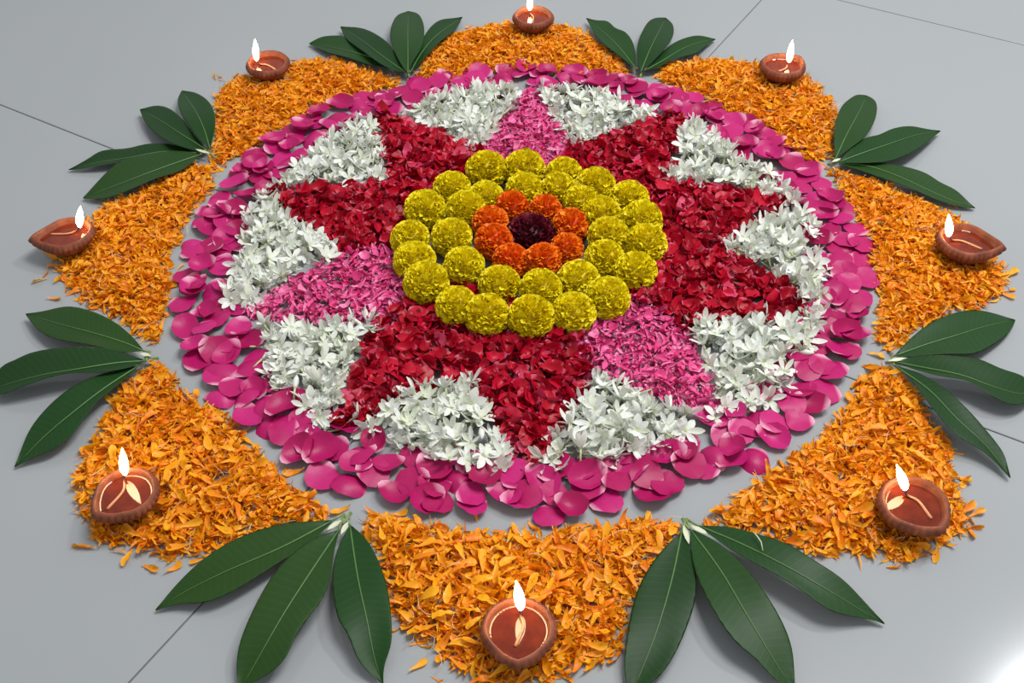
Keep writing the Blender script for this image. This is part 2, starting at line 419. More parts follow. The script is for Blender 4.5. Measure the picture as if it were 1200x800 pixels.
# ------------------------------------------------------------------ star wedges
PZ = 0.006
tips = [(620, 108), (790, 136), (915, 236), (948, 362), (836, 477), (618, 542), (402, 492), (296, 362), (318, 226), (450, 136)]
valley = [(673, 174), (779, 212), (842, 288), (803, 384), (690, 438), (550, 436), (443, 382), (402, 294), (460, 216), (560, 177)]   # valley i lies between tip i and tip i+1
kinds = ['pink', 'red', 'red', 'red', 'pink', 'red', 'red', 'pink', 'red', 'red']
tipsG = GP(tips, PZ); valG = GP(valley, PZ); cen = G(620, 276, PZ)[:2]
wedge = []
for i in range(10):
    v0, v1 = valG[i - 1], valG[i]
    def inn(v): 
        d = v - cen; return cen + d / np.linalg.norm(d) * 0.128
    mid = cen + (tipsG[i] - cen) / np.linalg.norm(tipsG[i] - cen) * 0.124
    tp_ = tipsG[i] + (tipsG[i] - cen) / np.linalg.norm(tipsG[i] - cen) * 0.010
    ax_ = (v1 - v0) / np.linalg.norm(v1 - v0) * 0.004
    wedge.append(np.array([v0 - ax_, tp_ - ax_, tp_ + ax_, v1 + ax_, inn(v1), mid, inn(v0)]))
def heap_h(P, poly, H, ramp):
    return H * np.clip(edge_dist(P, poly) / ramp, 0.0, 1.0) ** 0.6
def wedge_h(P, poly, H):
    # height falls only towards the two outer sides of a wedge
    d = np.full(len(P), 9.0)
    for a, b in ((poly[0], poly[1]), (poly[2], poly[3])):
        ab = b - a; t = np.clip(((P - a) @ ab) / (ab @ ab), 0, 1); d = np.minimum(d, np.linalg.norm(P - (a + t[:, None] * ab), axis=1))
    return H * np.clip(0.35 + 0.65 * d / 0.02, 0, 1)

def scatter_wedges(which, tmpl_small, tmpl_big, mat, name, n_stuff, n_top, H, tilt_s, tilt_t, slabel, label, cat, group, smin, smax):
    ids = [i for i in range(10) if kinds[i] == which]; polys = [wedge[i] for i in ids]
    ar = np.array([poly_area(p) for p in polys]); fr = ar / ar.sum()
    P = np.vstack([sample(p, int(n_stuff * f)) for p, f in zip(polys, fr)])
    hh = np.concatenate([wedge_h(sample_p, p, H) for sample_p, p in zip(np.split(P, np.cumsum([int(n_stuff * f) for f in fr])[:-1]), polys)])
    z = 0.0015 + hh * rng.uniform(0.02, 1, len(P)) ** 0.8
    me = merge(tmpl_small, np.c_[P, z], rots(len(P), tilt_s), rng.uniform(0.75, 1.1, len(P)), name + '_heap', mat)
    o = link(name + '_heap', me); tag(o, slabel, cat, kind='stuff')
    ms = variants(name, tmpl_big, mat)
    # shares by size in the picture: nearer wedges a little denser
    for p, f, wi in zip(polys, fr, ids):
        n = max(4, int(round(n_top * f))); Q = spread(p, n); hq = wedge_h(Q, p, H)
        place(name, ms, np.c_[Q, hq + rng.uniform(0.0, 0.003, n)], rots(n, tilt_t), rng.uniform(smin, smax, n), label + ' facing the ' + facing(tipsG[wi]), cat, group)

red_small = [round_petal(0.020, 0.015, c, u, w_, s, (0.6, 1.0), 9) for s, (c, u, w_) in enumerate([(.18, .1, .10), (.1, .25, .12), (.28, .0, .10), (.05, -.2, .14), (.2, .2, .16)])]
red_big = [round_petal(L, W, c, u, w_, s, (0.5, 0.82, 1.0), 12) for s, (L, W, c, u, w_) in enumerate([(.024, .019, .14, .12, .07), (.022, .020, .06, .25, .09), (.026, .016, .28, .0, .08), (.020, .018, .03, -.2, .10), (.025, .015, .22, .2, .12), (.021, .013, .32, .1, .1), (.023, .021, .1, -.1, .06)])]
red_big += [strip(.022, .008, .9, .6, .35, 5), strip(.018, .007, -.8, -.8, .4, 5)]
scatter_wedges('red', red_small, red_big, M['red'], 'red_rose_petal', 3000, 298, 0.010, 0.42, 0.30, 'loose crimson rose petals filling the seven red star points',
    'crimson petal on red star point', 'petal', 'crimson petals of the star', 0.8, 1.15)
pk_small = [strip(.016, .0055, b, t, f, 4, .7, r_) for b, t, f, r_ in [(.8, .5, .3, .1), (-.6, 1.0, .35, .0), (1.3, -.6, .4, .15), (.3, .9, .5, .1), (-1.1, .2, .25, .2)]]
pk_big = [strip(.018, .0065, b, t, f, 5, .7, r_) for b, t, f, r_ in [(.8, .5, .3, .1), (-.6, 1.0, .35, .0), (1.3, -.6, .4, .15), (.3, .9, .5, .1)]] + [round_petal(.014, .011, .2, .2, .1, 3, (.6, 1.0), 9)]
scatter_wedges('pink', pk_small, pk_big, M['pink'], 'pink_petal', 3000, 298, 0.010, 0.5, 0.4, 'shredded bright pink petals filling the three pink star points',
    'shredded pink petal on pink point', 'petal', 'shredded pink petals of the star', 0.8, 1.15)

# ------------------------------------------------------------------ white jasmine between the points
W = [
 [(468, 135), (507, 115), (547, 102), (600, 99), (613, 112), (590, 140), (569, 170), (551, 177), (535, 160), (500, 146)],
 [(628, 103), (650, 99), (690, 108), (730, 116), (773, 134), (765, 142), (730, 148), (715, 163), (674, 172), (666, 158), (652, 138)],
 [(810, 134), (846, 165), (880, 188), (908, 205), (925, 222), (938, 236), (915, 236), (880, 221), (860, 216), (834, 209), (822, 219), (792, 220), (777, 207), (796, 190), (795, 165)],
 [(841, 287), (868, 268), (892, 258), (912, 246), (944, 246), (958, 275), (962, 294), (967, 320), (972, 352), (964, 394), (950, 390), (941, 360), (923, 342), (903, 316), (868, 304)],
 [(803, 378), (815, 370), (850, 375), (905, 370), (935, 374), (960, 388), (945, 420), (938, 440), (915, 465), (877, 482), (842, 480), (832, 440), (814, 402)],
 [(690, 437), (727, 446), (770, 470), (825, 481), (846, 488), (795, 517), (770, 530), (730, 542), (670, 549), (628, 550), (628, 540), (652, 505), (668, 480)],
 [(549, 434), (565, 455), (582, 505), (605, 530), (616, 548), (577, 554), (515, 545), (485, 530), (462, 517), (417, 502), (414, 488), (452, 477), (465, 457), (520, 446)],
 [(302, 376), (340, 376), (400, 375), (443, 371), (443, 385), (420, 410), (405, 440), (399, 470), (396, 500), (378, 511), (350, 485), (331, 467), (312, 440), (304, 410)],
 [(312, 218), (325, 240), (342, 254), (354, 262), (388, 278), (402, 294), (385, 310), (348, 318), (320, 340), (300, 356), (280, 368), (262, 350), (270, 320), (282, 285), (286, 255), (300, 232)],
 [(320, 230), (335, 205), (350, 188), (385, 160), (428, 135), (445, 148), (448, 170), (455, 205), (461, 216), (440, 212), (416, 214), (374, 214), (340, 224)]]
def shrink(p, d):
    c = p.mean(0); v = p - c; n = np.linalg.norm(v, axis=1)[:, None]; return c + v * np.clip(1 - d / n, 0.3, 1)
WG = [shrink(GP(p, 0.008), 0.0035) for p in W]
def jas_petal(L, Wd, cup, bend, seed):
    r = random.Random(seed); V, tt = [], []
    for i in range(6):
        s = i / 5; wd = Wd * (0.30, 0.66, 0.93, 1.0, 0.80, 0.22)[i]
        for k in (-1, 0, 1):
            V.append((L * s, k * wd / 2, bend * L * s * s + cup * abs(k) * wd + r.uniform(-.02, .02) * L)); tt.append(s)
    return np.array(V), grid_faces(6, 3), np.array(tt)
jp = [jas_petal(.0142, .0070, .18, .10, 1), jas_petal(.0148, .0060, .26, .35, 2), jas_petal(.0135, .0078, .12, -.15, 3), jas_petal(.0142, .0058, .30, .6, 4)]
jpm = variants('petal', jp, M['white'])
tv_, tf_, tt_ = tube([(0, 0, 0), (0, 0, -.006), (0.0006, 0, -.013)], [.0013, .0010, .0013], 6)
tubem = mesh_np('flower_tube', tv_, tf_, M['tube'], {'tt': 1 - tt_, 'rnd': tt_ * 0})
bv_, bf_, bt_ = tube([(0, 0, -.006), (0, 0, -.003), (0, 0, .001), (0, 0, .006), (0, 0, .0095)], [.0012, .0024, .0034, .0026, .0005], 8)
budm = mesh_np('bud', bv_, bf_, M['white'], {'tt': bt_, 'rnd': bt_ * 0 + .3})
bt2v, bt2f, bt2t = tube([(0, 0, -.006), (0, 0, -.012), (0.001, 0, -.019)], [.0012, .0010, .0012], 6)
budtube = mesh_np('flower_tube', bt2v, bt2f, M['tube'], {'tt': 1 - bt2t, 'rnd': bt2t * 0})
def up_rot(z):
    z = Vector(z).normalized(); return z.to_track_quat('Z', 'Y') @ Matrix.Rotation(random.uniform(0, 6.28), 3, 'Z').to_quaternion()
def flower_spec():
    n = random.choice((5, 6, 6, 7, 7)); opn = random.uniform(-0.05, 0.55)
    return [(2 * PI * k / n + random.uniform(-.15, .15), opn + random.uniform(-.15, .2), random.randrange(4), random.uniform(.85, 1.12)) for k in range(n)]
def jasmine(loc, q, s, lab):
    e = link('jasmine_flower', None); e.empty_display_size = 0.005
    e.location = loc; e.rotation_mode = 'QUATERNION'; e.rotation_quaternion = q; e.scale = (s, s, s)
    tag(e, lab, 'jasmine', 'jasmine flowers between the star points')
    for (a_, op, v, ps) in flower_spec():
        p = link('petal', jpm[v], e); p.rotation_euler = (0, -op, a_); p.scale = (ps, ps, ps); p.location = (0.0010 * math.cos(a_), 0.0010 * math.sin(a_), 0)
    link('flower_tube', tubem, e)
areas = np.array([poly_area(p) for p in WG]); fr = areas / areas.sum()
# lower layer: flowers past the first three hundred, one mesh
sv, sf, st = [], [], []; off = 0
fl_t = []
for s in range(6):
    Vs, Fs, Ts = [], [], []; off = 0
    for (a_, op, v, ps) in flower_spec():
        vv, ff, t_ = jp[v]; Rm = np.array(Matrix.Rotation(a_, 3, 'Z') @ Matrix.Rotation(-op, 3, 'Y'))
        Vs.append((vv * ps) @ Rm.T); Fs += [tuple(k + off for k in q) for q in ff]; Ts.append(t_); off += len(vv)
    Vs.append(tv_); Fs += [tuple(k + off for k in q) for q in tf_]; Ts.append(0.12 * (1 - tt_))
    fl_t.append((np.vstack(Vs), Fs, np.concatenate(Ts)))
Pn = [int(950 * f) for f in fr]; P = np.vstack([sample(p, n) for p, n in zip(WG, Pn)])
hz = np.concatenate([heap_h(sp_, p, 0.010, 0.02) for sp_, p in zip(np.split(P, np.cumsum(Pn)[:-1]), WG)])
me = merge(fl_t, np.c_[P, 0.003 + hz * rng.uniform(0, 1, len(P))], rots(len(P), 0.7), rng.uniform(.85, 1.05, len(P)), 'jasmine_heap', M['white'])
tag(link('jasmine_heap', me), 'white jasmine flowers heaped in triangles between the star points', 'jasmine', kind='stuff')
NB = 0
for p, f in zip(WG, fr):
    n = int(round(296 * f)); Q = spread(p, n); hq = heap_h(Q, p, 0.011, 0.02); ctr = p.mean(0)
    for i in range(n):
        out = Q[i] - ctr; tl = 0.35 + 0.4 * (1 - hq[i] / 0.011)
        z = (random.gauss(0, .65) + out[0] * 12 * tl, random.gauss(0, .65) + out[1] * 12 * tl, 1.0)
        if i % 12 == 7:
            e = link('jasmine_bud', None); e.location = (Q[i][0], Q[i][1], 0.006 + hq[i]); e.rotation_mode = 'QUATERNION'
            e.rotation_quaternion = up_rot((random.gauss(0, 1), random.gauss(0, 1), .15)); e.empty_display_size = .005
            tag(e, 'closed white jasmine bud in the triangle facing the ' + facing(ctr), 'jasmine', 'jasmine buds'); link('bud', budm, e); link('flower_tube', budtube, e)
        else:
            jasmine((Q[i][0], Q[i][1], 0.005 + hq[i] + random.uniform(0, .002)), up_rot(z), random.uniform(.92, 1.14), 'white jasmine flower in the triangle facing the ' + facing(ctr))

# ------------------------------------------------------------------ ring of magenta rose petals
rp = [round_petal(L, Wd, c, u, w_, 50 + s) for s, (L, Wd, c, u, w_) in enumerate([(.032, .030, .10, .04, .025), (.030, .031, .06, -.10, .03), (.034, .028, .14, .08, .02), (.029, .029, .03, .12, .04), (.033, .026, .20, .0, .05), (.028, .030, -.05, .0, .03), (.031, .027, .24, .1, .03)])]
rpm = variants('magenta_rose_petal', rp, M['magenta'])
for row, (rad, n, z) in enumerate(((0.341, 62, 0.0022), (0.359, 76, 0.0035), (0.375, 80, 0.0045), (0.390, 80, 0.0025))):
    for k in range(n):
        th = 2 * PI * (k + 0.5 * row + random.uniform(-.35, .35)) / n; r_ = rad + random.gauss(0, .0045)
        x, y = r_ * math.cos(th), r_ * math.sin(th)
        o = link('magenta_rose_petal', random.choice(rpm)); s = random.uniform(.95, 1.22); o.scale = (s, s * random.uniform(.92, 1.05), s)
        head = th + random.choice((0, 0, PI, PI / 2, -PI / 2)) + random.gauss(0, .6)
        flip = PI if random.random() < .25 else 0
        o.rotation_euler = (random.gauss(0, .14) + flip, random.gauss(0, .14), head)
        o.location = (x, y, z + random.uniform(0, .003) + (0.004 if flip else 0.0))
        tag(o, 'loose magenta rose petal in the ring, before the ' + facing((x, y)), 'petal', 'magenta rose petals of the ring')

# ------------------------------------------------------------------ heaps of orange marigold petals
H = [
 [(488, 86), (500, 60), (518, 42), (560, 30), (590, 24), (660, 27), (690, 38), (712, 55), (736, 76), (738, 88), (690, 86), (620, 79), (560, 83), (520, 93)],
 [(766, 88), (778, 74), (830, 66), (860, 69), (900, 72), (930, 82), (960, 95), (982, 125), (979, 150), (978, 182), (950, 188), (925, 172), (905, 155), (870, 138), (820, 112), (785, 98)],
 [(974, 196), (990, 198), (1040, 215), (1100, 240), (1132, 258), (1165, 300), (1182, 318), (1178, 345), (1150, 358), (1110, 368), (1070, 388), (1044, 412), (1026, 395), (1032, 350), (1024, 310), (1010, 262), (990, 228)],
 [(1018, 424), (1045, 432), (1070, 450), (1095, 495), (1112, 515), (1118, 560), (1136, 590), (1135, 618), (1105, 628), (1070, 655), (1030, 652), (1000, 645), (960, 652), (930, 635), (890, 622), (825, 612), (860, 577), (900, 547), (960, 512), (995, 470)],
 [(425, 612), (445, 602), (470, 606), (520, 616), (560, 620), (620, 622), (690, 614), (760, 604), (795, 612), (788, 640), (765, 660), (742, 700), (735, 740), (715, 765), (690, 778), (640, 800), (600, 812), (560, 795), (520, 768), (480, 742), (462, 720), (450, 680), (440, 645)],
 [(168, 428), (190, 424), (210, 448), (240, 472), (270, 490), (290, 515), (318, 540), (335, 562), (372, 588), (392, 606), (330, 614), (280, 630), (240, 648), (190, 650), (150, 640), (115, 632), (92, 600), (84, 570), (100, 520), (120, 490), (142, 455)],
 [(210, 194), (255, 188), (242, 225), (222, 248), (212, 280), (198, 300), (202, 330), (192, 370), (182, 404), (160, 388), (130, 366), (95, 350), (75, 328), (58, 308), (75, 285), (100, 262), (115, 240), (150, 226), (180, 212)],
 [(246, 186), (252, 150), (250, 112), (275, 88), (300, 85), (340, 72), (375, 66), (410, 74), (450, 84), (474, 92), (455, 102), (420, 108), (370, 128), (335, 142), (312, 162), (285, 178), (262, 192)]]
HG = [GP(p, 0.006) for p in H]
LAMPC = [(608, 737), (146, 578), (1072, 590), (77, 275), (1133, 283), (314, 74), (625, 20), (917, 77)]
og = [strip(.018, .0062, b, t, f, 4, .80, r_) for b, t, f, r_ in [(.6, .3, .28, .0), (-.5, .9, .34, .05), (1.2, -.5, .3, .08), (.2, .8, .42, .1), (-1.0, .2, .25, .12), (1.9, .9, .3, .0), (2.4, .3, .35, .05)]]
og += [strip(.021, .0030, 1.6, .6, .3, 4), strip(.018, .0024, -1.2, .4, .2, 4), strip(.020, .0034, 2.2, .9, .3, 4)]
ogb = [strip(.022, .0072, b, t, f, 6, .82, r_) for b, t, f, r_ in [(.7, .3, .28, .0), (-.6, .7, .34, .05), (1.4, -.5, .3, .06), (.3, .9, .36, .08), (-1.1, .2, .25, .08), (2.0, .5, .3, .04)]]
oar = np.array([poly_area(p) for p in HG])
OH = 0.012
Ps, Zs = [], []
for p, ar in zip(HG, oar):
    n = int(92000 * ar); q = sample(p, n); d = edge_dist(q, p)
    keep = rng.uniform(0, 1, n) < np.clip(0.30 + d / 0.022, 0, 1); q = q[keep]; d = d[keep]
    Ps.append(q); Zs.append(0.0018 + OH * np.clip(d / 0.035, 0, 1) ** 0.7 * rng.uniform(0, 1, len(q)) ** 0.7)
    # loose fringe just outside the heap
    k = int(len(q) * 0.05); e = q[rng.integers(0, len(q), k)]; c = p.mean(0)
    ed = edge_dist(e, p); e = e[ed < 0.02]; dirn = (e - c) / np.linalg.norm(e - c, axis=1)[:, None]
    e = e + dirn * np.abs(rng.normal(0, .012, len(e)))[:, None]
    Ps.append(e); Zs.append(np.full(len(e), 0.0022))
P = np.vstack(Ps); zz = np.concatenate(Zs)
# the lamps stand on the heap: no petal inside their bowls
for c in LAMPC:
    d = np.linalg.norm(P - G(c[0], c[1], .024)[:2], axis=1); zz = np.where(d < .036, np.minimum(zz, .005), zz)
me = merge(og, np.c_[P, zz], rots(len(P), 0.55), rng.uniform(0.7, 1.15, len(P)), 'marigold_petal_heap', M['orange'])
HEAP = tag(link('marigold_petal_heap', me), 'loose orange marigold petals heaped in a broken ring under lamps and leaves', 'petals', kind='stuff')
# fine pale threads of the pulled-apart heads
thr = [tuple(tube([np.array((-.009, 0, 0)), np.array((-.003, .002 * k, .001)), np.array((.004, .0015 * k, .0005)), np.array((.010, -.002 * k, .002))], [.00022, .0003, .00028, .00015], 3)) for k in (-1.6, -.4, .8, 1.8)]
tp = np.vstack([sample(p, int(1500 * a_)) for p, a_ in zip(HG, oar)]); tp = tp + rng.normal(0, .004, tp.shape)
td = np.concatenate([edge_dist(q, p) for q, p in zip(np.split(tp, np.cumsum([int(1500 * a_) for a_ in oar])[:-1]), HG)])
me = merge(thr, np.c_[tp, .003 + OH * np.clip(td / .035, 0, 1) ** .7 * rng.uniform(.35, .98, len(tp))], rots(len(tp), .35), rng.uniform(.7, 1.3, len(tp)), 'thread_litter', M['thread'])
to_ = link('thread_litter', me, HEAP); to_['kind'] = 'stuff'; to_['label'] = 'fine pale flower threads among the orange petals'
ogm = variants('marigold_petal', ogb, M['orange'])
for i, n, who in ((4, 110, 'lamp beside the thread-carrying leaf sprig'), (3, 82, 'leaning-flame lamp'), (5, 80, 'curved-wick lamp')):
    Q = spread(HG[i], n, 8); d = edge_dist(Q, HG[i]); z = 0.003 + OH * np.clip(d / 0.035, 0, 1) ** 0.7 + rng.uniform(0, .002, n)
    place('marigold_petal', ogm, np.c_[Q, z], rots(n, .38), rng.uniform(.85, 1.2, n), 'orange marigold petal on the heap under the ' + who, 'petal', 'orange marigold petals on the heaps')
stray = [(490, 779), (205, 663), (176, 664), (150, 652), (46, 328), (64, 349), (397, 598), (343, 552), (917, 648), (1106, 634), (1138, 622), (1120, 590), (1128, 560), (1185, 320), (1180, 345), (470, 600), (435, 600), (720, 770), (1102, 540), (98, 640)]
for (x, y) in stray:
    g = G(x, y, .003); place('marigold_petal', ogm, [g], rots(1, .15), [random.uniform(.8, 1.1)], 'stray orange marigold petal lying loose on bare tile', 'petal', 'stray marigold petals on bare tile')

# ------------------------------------------------------------------ leaf sprigs
def leaf(parent, base, left, right, mid, tip, z0, arch, ztip, fold=0.0015):
    N = 17
    Lc = smooth_line([base] + left + [tip], N); Rc = smooth_line([base] + right + [tip], N); Mc = smooth_line([base] + mid + [tip], N)
    org = np.array(parent.location); V, UV = [], []; rib = []
    for i in range(N):
        s = i / (N - 1); z = z0 * (1 - s) + ztip * s + 0.68 * arch * math.sin(PI * s) ** 1.2
        for k, (c, zo) in enumerate(((Lc[i], fold), (Lc[i] * .5 + Mc[i] * .5, fold * .35), (Mc[i], 0), (Rc[i] * .5 + Mc[i] * .5, fold * .35), (Rc[i], fold))):
            ripple = 0.0012 * math.sin(9 * s + k * 1.3 + base[0]) * abs(k - 2) / 2 * math.sin(PI * s)
            V.append(G(c[0], c[1], max(0.0015, z + zo + ripple)) - org); UV.append((s, k / 4))
        rib.append(G(Mc[i][0], Mc[i][1], max(.0015, z) + .0004) - org)
    me = mesh_np('leaf', V, grid_faces(N, 5), M['leaf'], uv=UV)
    o = link('leaf', me, parent)
    # upward normals
    if sum(p.normal.z for p in me.polygons) < 0: me.flip_normals()
    sd = o.modifiers.new('thickness', 'SOLIDIFY'); sd.thickness = 0.0006; sd.offset = -1
    sb = o.modifiers.new('smooth', 'SUBSURF'); sb.levels = 1; sb.render_levels = 1
    rv, rf, rt = tube(rib[:-1], np.linspace(.00095, .00022, N - 1), 6); link('midrib', mesh_np('midrib', rv, rf, M['rib']), o)
    return o
def sprig(node, label, leaves, stem=None, bracts=()):
    g = G(node[0], node[1], 0.0); e = link('leaf_sprig', None); e.location = tuple(g); e.empty_display_size = .01
    tag(e, label, 'leaves', 'leaf sprigs around the design')
    o = np.array(g)
    for k, lf in enumerate(leaves): leaf(e, *lf)
    pts = [G(stem[0][0], stem[0][1], .006) - o, G(stem[1][0], stem[1][1], .009) - o, G(stem[2][0], stem[2][1], .011) - o] if stem else [np.array((0, -.004, .008)), np.array((0, 0, .009)), np.array((0, .004, .010))]
    v, f, t = tube(pts, [.0017, .0014, .0012], 7); link('stalk', mesh_np('stalk', v, f, M['stalk']), e)
    zb = 0.010
    for lf in leaves:                        # petiole from the node to each blade
        b = lf[0]; v, f, t = tube([np.array((0, 0, .009)), G(b[0], b[1], lf[5] + .0002) - o], [.0013, .0011], 6); link('petiole', mesh_np('petiole', v, f, M['stalk']), e)
    for (bx, by, tx, ty) in bracts:          # pale dry bract between the blades
        a_ = G(bx, by, .0115) - o; b_ = G(tx, ty, .012) - o; d = b_ - a_; n_ = np.cross(d, (0, 0, 1.0)); n_ /= np.linalg.norm(n_)
        V = []
        for s, wd in ((0, .0006), (.35, .0024), (.7, .0020), (1, .0003)):
            for k in (-1, 0, 1): V.append(a_ + d * s + n_ * wd * k + np.array((0, 0, .0008 * abs(k) + .0012)))
        link('bract', mesh_np('bract', V, grid_faces(4, 3), M['bract']), e)
    return e
B = .011
sprig((404, 609), 'three-leaf green sprig with a bent stalk end, one leaf crossing a tile joint', [
 ((391, 609), [(330, 613), (277, 630), (237, 655), (205, 686)], [(367, 633), (330, 657), (298, 678), (271, 694), (242, 706), (210, 707)], [(330, 641), (263, 670), (215, 694)], (182, 715), B, .012, .003),
 ((397, 621), [(367, 630), (330, 659), (306, 694), (285, 739), (277, 771)], [(391, 649), (387, 678), (375, 707), (351, 737), (335, 771), (319, 787), (298, 799)], [(362, 673), (330, 723), (298, 779)], (279, 812), B, .020, .006),
 ((410, 615), [(397, 638), (389, 670), (391, 705), (397, 729), (407, 742), (418, 771), (431, 787)], [(429, 630), (445, 659), (455, 691), (459, 723), (459, 755), (450, 779)], [(419, 675), (430, 726), (439, 771)], (449, 801), B, .020, .004)],
 ((411, 601), (407, 607), (402, 614)), ((400, 611, 384, 622), (408, 613, 400, 627)))
sprig((803, 615), 'three-leaf green sprig with a thin pale thread lying across one leaf', [
 ((799, 623), [(779, 640), (757, 669), (743, 701), (735, 739), (731, 776), (735, 803)], [(807, 637), (816, 669), (816, 699), (808, 728), (792, 765), (773, 792)], [(787, 680), (768, 744), (747, 797)], (741, 815), B, .010, .006),
 ((809, 620), [(809, 643), (816, 675), (840, 723), (864, 755), (885, 771), (907, 795)], [(832, 629), (861, 651), (891, 685), (915, 723), (928, 755), (931, 781)], [(845, 669), (877, 723), (912, 781)], (932, 811), B, .020, .006),
 ((819, 616), [(853, 616), (888, 625), (923, 636), (955, 656), (987, 677), (1013, 704)], [(840, 632), (869, 652), (907, 672), (939, 691), (971, 715), (1003, 723), (1021, 725)], [(869, 637), (923, 664), (973, 693), (1013, 717)], (1037, 731), B, .024, .003)],
 ((800, 608), (802, 613), (808, 620)), ((801, 617, 807, 638), (810, 617, 830, 627)))
sprig((1042, 424), 'three-leaf green sprig straddling a short stretch of tile joint', [
 ((1048, 417), [(1063, 399.5), (1090.5, 377.5), (1121, 365), (1148, 363), (1170, 368)], [(1071, 417), (1112.5, 414.6), (1143, 414.6), (1167.5, 402), (1184, 388.5)], [(1085, 403.6), (1121, 392.6), (1156.5, 381.6)], (1190, 375), B, .010, .004),
 ((1049, 424), [(1071, 417), (1110, 415.5), (1145.5, 419), (1173, 431), (1200, 440)], [(1071, 432.5), (1104, 441), (1134.5, 446), (1156.5, 460), (1178.5, 472), (1195, 475), (1209, 468)], [(1085, 431), (1126, 439), (1162, 452), (1195, 461)], (1218, 457), B, .022, .006),
 ((1048, 428), [(1074, 435), (1104, 452), (1132, 476.5), (1156.5, 504), (1176, 529), (1180, 542.5)], [(1066, 442), (1085, 468), (1107, 496), (1126, 514), (1148, 526), (1167.5, 542.5)], [(1088, 456), (1121, 490), (1156.5, 523)], (1184, 560), B, .018, .004)],
 ((1038, 425), (1043, 424), (1050, 424)), ((1041, 424, 1063, 421),))
sprig((478, 86), 'four-leaf green sprig with one upright broad leaf and two overlapping leaves', [
 ((473, 85), [(383, 61), (408, 67.5), (433, 76), (450, 79)][::-1], [(375, 43), (392, 41), (407, 43), (433, 60), (457, 73)][::-1], [(400, 57.5), (425, 64), (447, 72)][::-1], (362, 51), .009, .009, .004),
 ((476, 85), [(405, 45), (425, 60), (443, 73), (460, 82)][::-1], [(422, 32), (440, 39), (457, 52), (467, 70)][::-1], [(425, 48), (450, 67)][::-1], (399, 31), .012, .015, .008),
 ((478, 86), [(468, 72), (458, 50), (457.5, 33), (465, 17.5)], [(483, 73), (495, 53), (497.5, 32), (491, 16)], [(478, 60), (478, 30)], (479, 13), .014, .018, .006),
 ((481, 85), [(487, 67), (498, 40), (513, 24), (530, 21)], [(492, 74), (503, 62), (519, 46), (533, 36)], [(490, 68), (503, 50), (517, 37)], (542, 20), .010, .012, .006)],
 ((480, 91), (478, 86), (477, 80)), ((474, 85, 469, 76),))
sprig((751, 86), 'three-leaf green sprig with one leaf tip touching the long diagonal tile joint', [
 ((745, 80), [(734, 72), (722.5, 63), (708, 52), (695.6, 38)], [(744.5, 60), (741, 47), (732, 36), (721, 32.7), (712.6, 24), (700, 23.5)], [(727, 57), (711, 41)], (687, 21), .011, .012, .008),
 ((751, 84), [(747, 71), (747, 51), (753.7, 34), (761, 23.5), (770.7, 20)], [(765, 72), (779, 57), (789, 42.6), (789, 28.4)], [(762, 57), (772, 37)], (780.6, 21), .013, .016, .006),
 ((757, 82), [(770.7, 66), (787.7, 51), (803, 44), (817.4, 41), (829, 43)], [(771, 79), (785, 71), (800, 66), (816, 62.4), (827, 54)], [(779, 69.5), (800, 57), (821.7, 49)], (838.7, 46), .010, .010, .004)],
 ((750, 92), (751, 87), (753, 80)), ((752, 84, 759, 79),))
sprig((246, 179), 'four-leaf green sprig lying over the end of a tile joint', [
 ((235, 181), [(224, 191), (212.5, 200), (182.5, 209), (160, 219), (135.6, 229), (117, 233)], [(224, 178), (201, 176), (167.5, 181), (139, 189), (117, 209)], [(211, 189), (175, 202), (136, 217)], (97, 232), .011, .014, .004),
 ((233, 179), [(201, 183), (160, 187), (132, 191.6), (98, 197)], [(220, 174), (197.5, 168), (171, 168), (149, 173.4), (119, 175.6), (104, 185)], [(192, 177.5), (149, 185), (113, 190.6)], (80, 199), .009, .009, .003),
 ((243, 176.5), [(224, 175), (201, 168), (182.5, 157), (169, 142)], [(225.6, 155), (210.6, 136), (197.5, 126), (182.5, 123)], [(235, 171), (212.5, 157), (186, 140)], (164, 128), .009, .014, .010),
 ((246, 174), [(231, 160.6), (220, 145.6), (210.6, 130.6), (208, 115.6)], [(248, 166), (252, 151), (252, 132.5), (244, 117.5), (229, 108)], [(239, 151), (229.4, 130.6)], (213.4, 106), .012, .018, .010)],
 ((254, 186), (248, 181), (243, 177)), ((246, 181, 229, 176), (222, 173, 229, 168)))
sprig((972, 192), 'three-leaf green sprig with a curled leaf tip, away from any tile joint', [
 ((979, 186), [(977, 164), (979, 143), (986, 124), (997.5, 114), (1005, 110)], [(994, 175), (1014, 160), (1025.6, 141), (1028.4, 124), (1025, 116)], [(992, 158), (1005, 134)], (1016, 112), .013, .012, .006),
 ((982.5, 190), [(999, 171), (1016, 160), (1029, 158), (1046, 150), (1067, 147), (1082, 150)], [(1007, 191), (1040.6, 189), (1065, 180.6), (1084, 169), (1097, 158)], [(1007, 180.6), (1040.6, 169), (1074, 158)], (1102.5, 153.4), .011, .014, .007),
 ((984, 192), [(1007, 190), (1035, 190), (1061, 194.7), (1085.6, 202), (1100.6, 212.5), (1121, 222), (1132.5, 234)], [(1007, 199), (1035, 209), (1065, 219), (1091, 231), (1110, 238), (1129, 242.5)], [(1016, 194), (1054, 207), (1091, 224), (1119, 236)], (1143, 244), .010, .010, .003)],
 ((970, 193), (974, 191), (980, 189)), ((975, 191, 985, 187),))
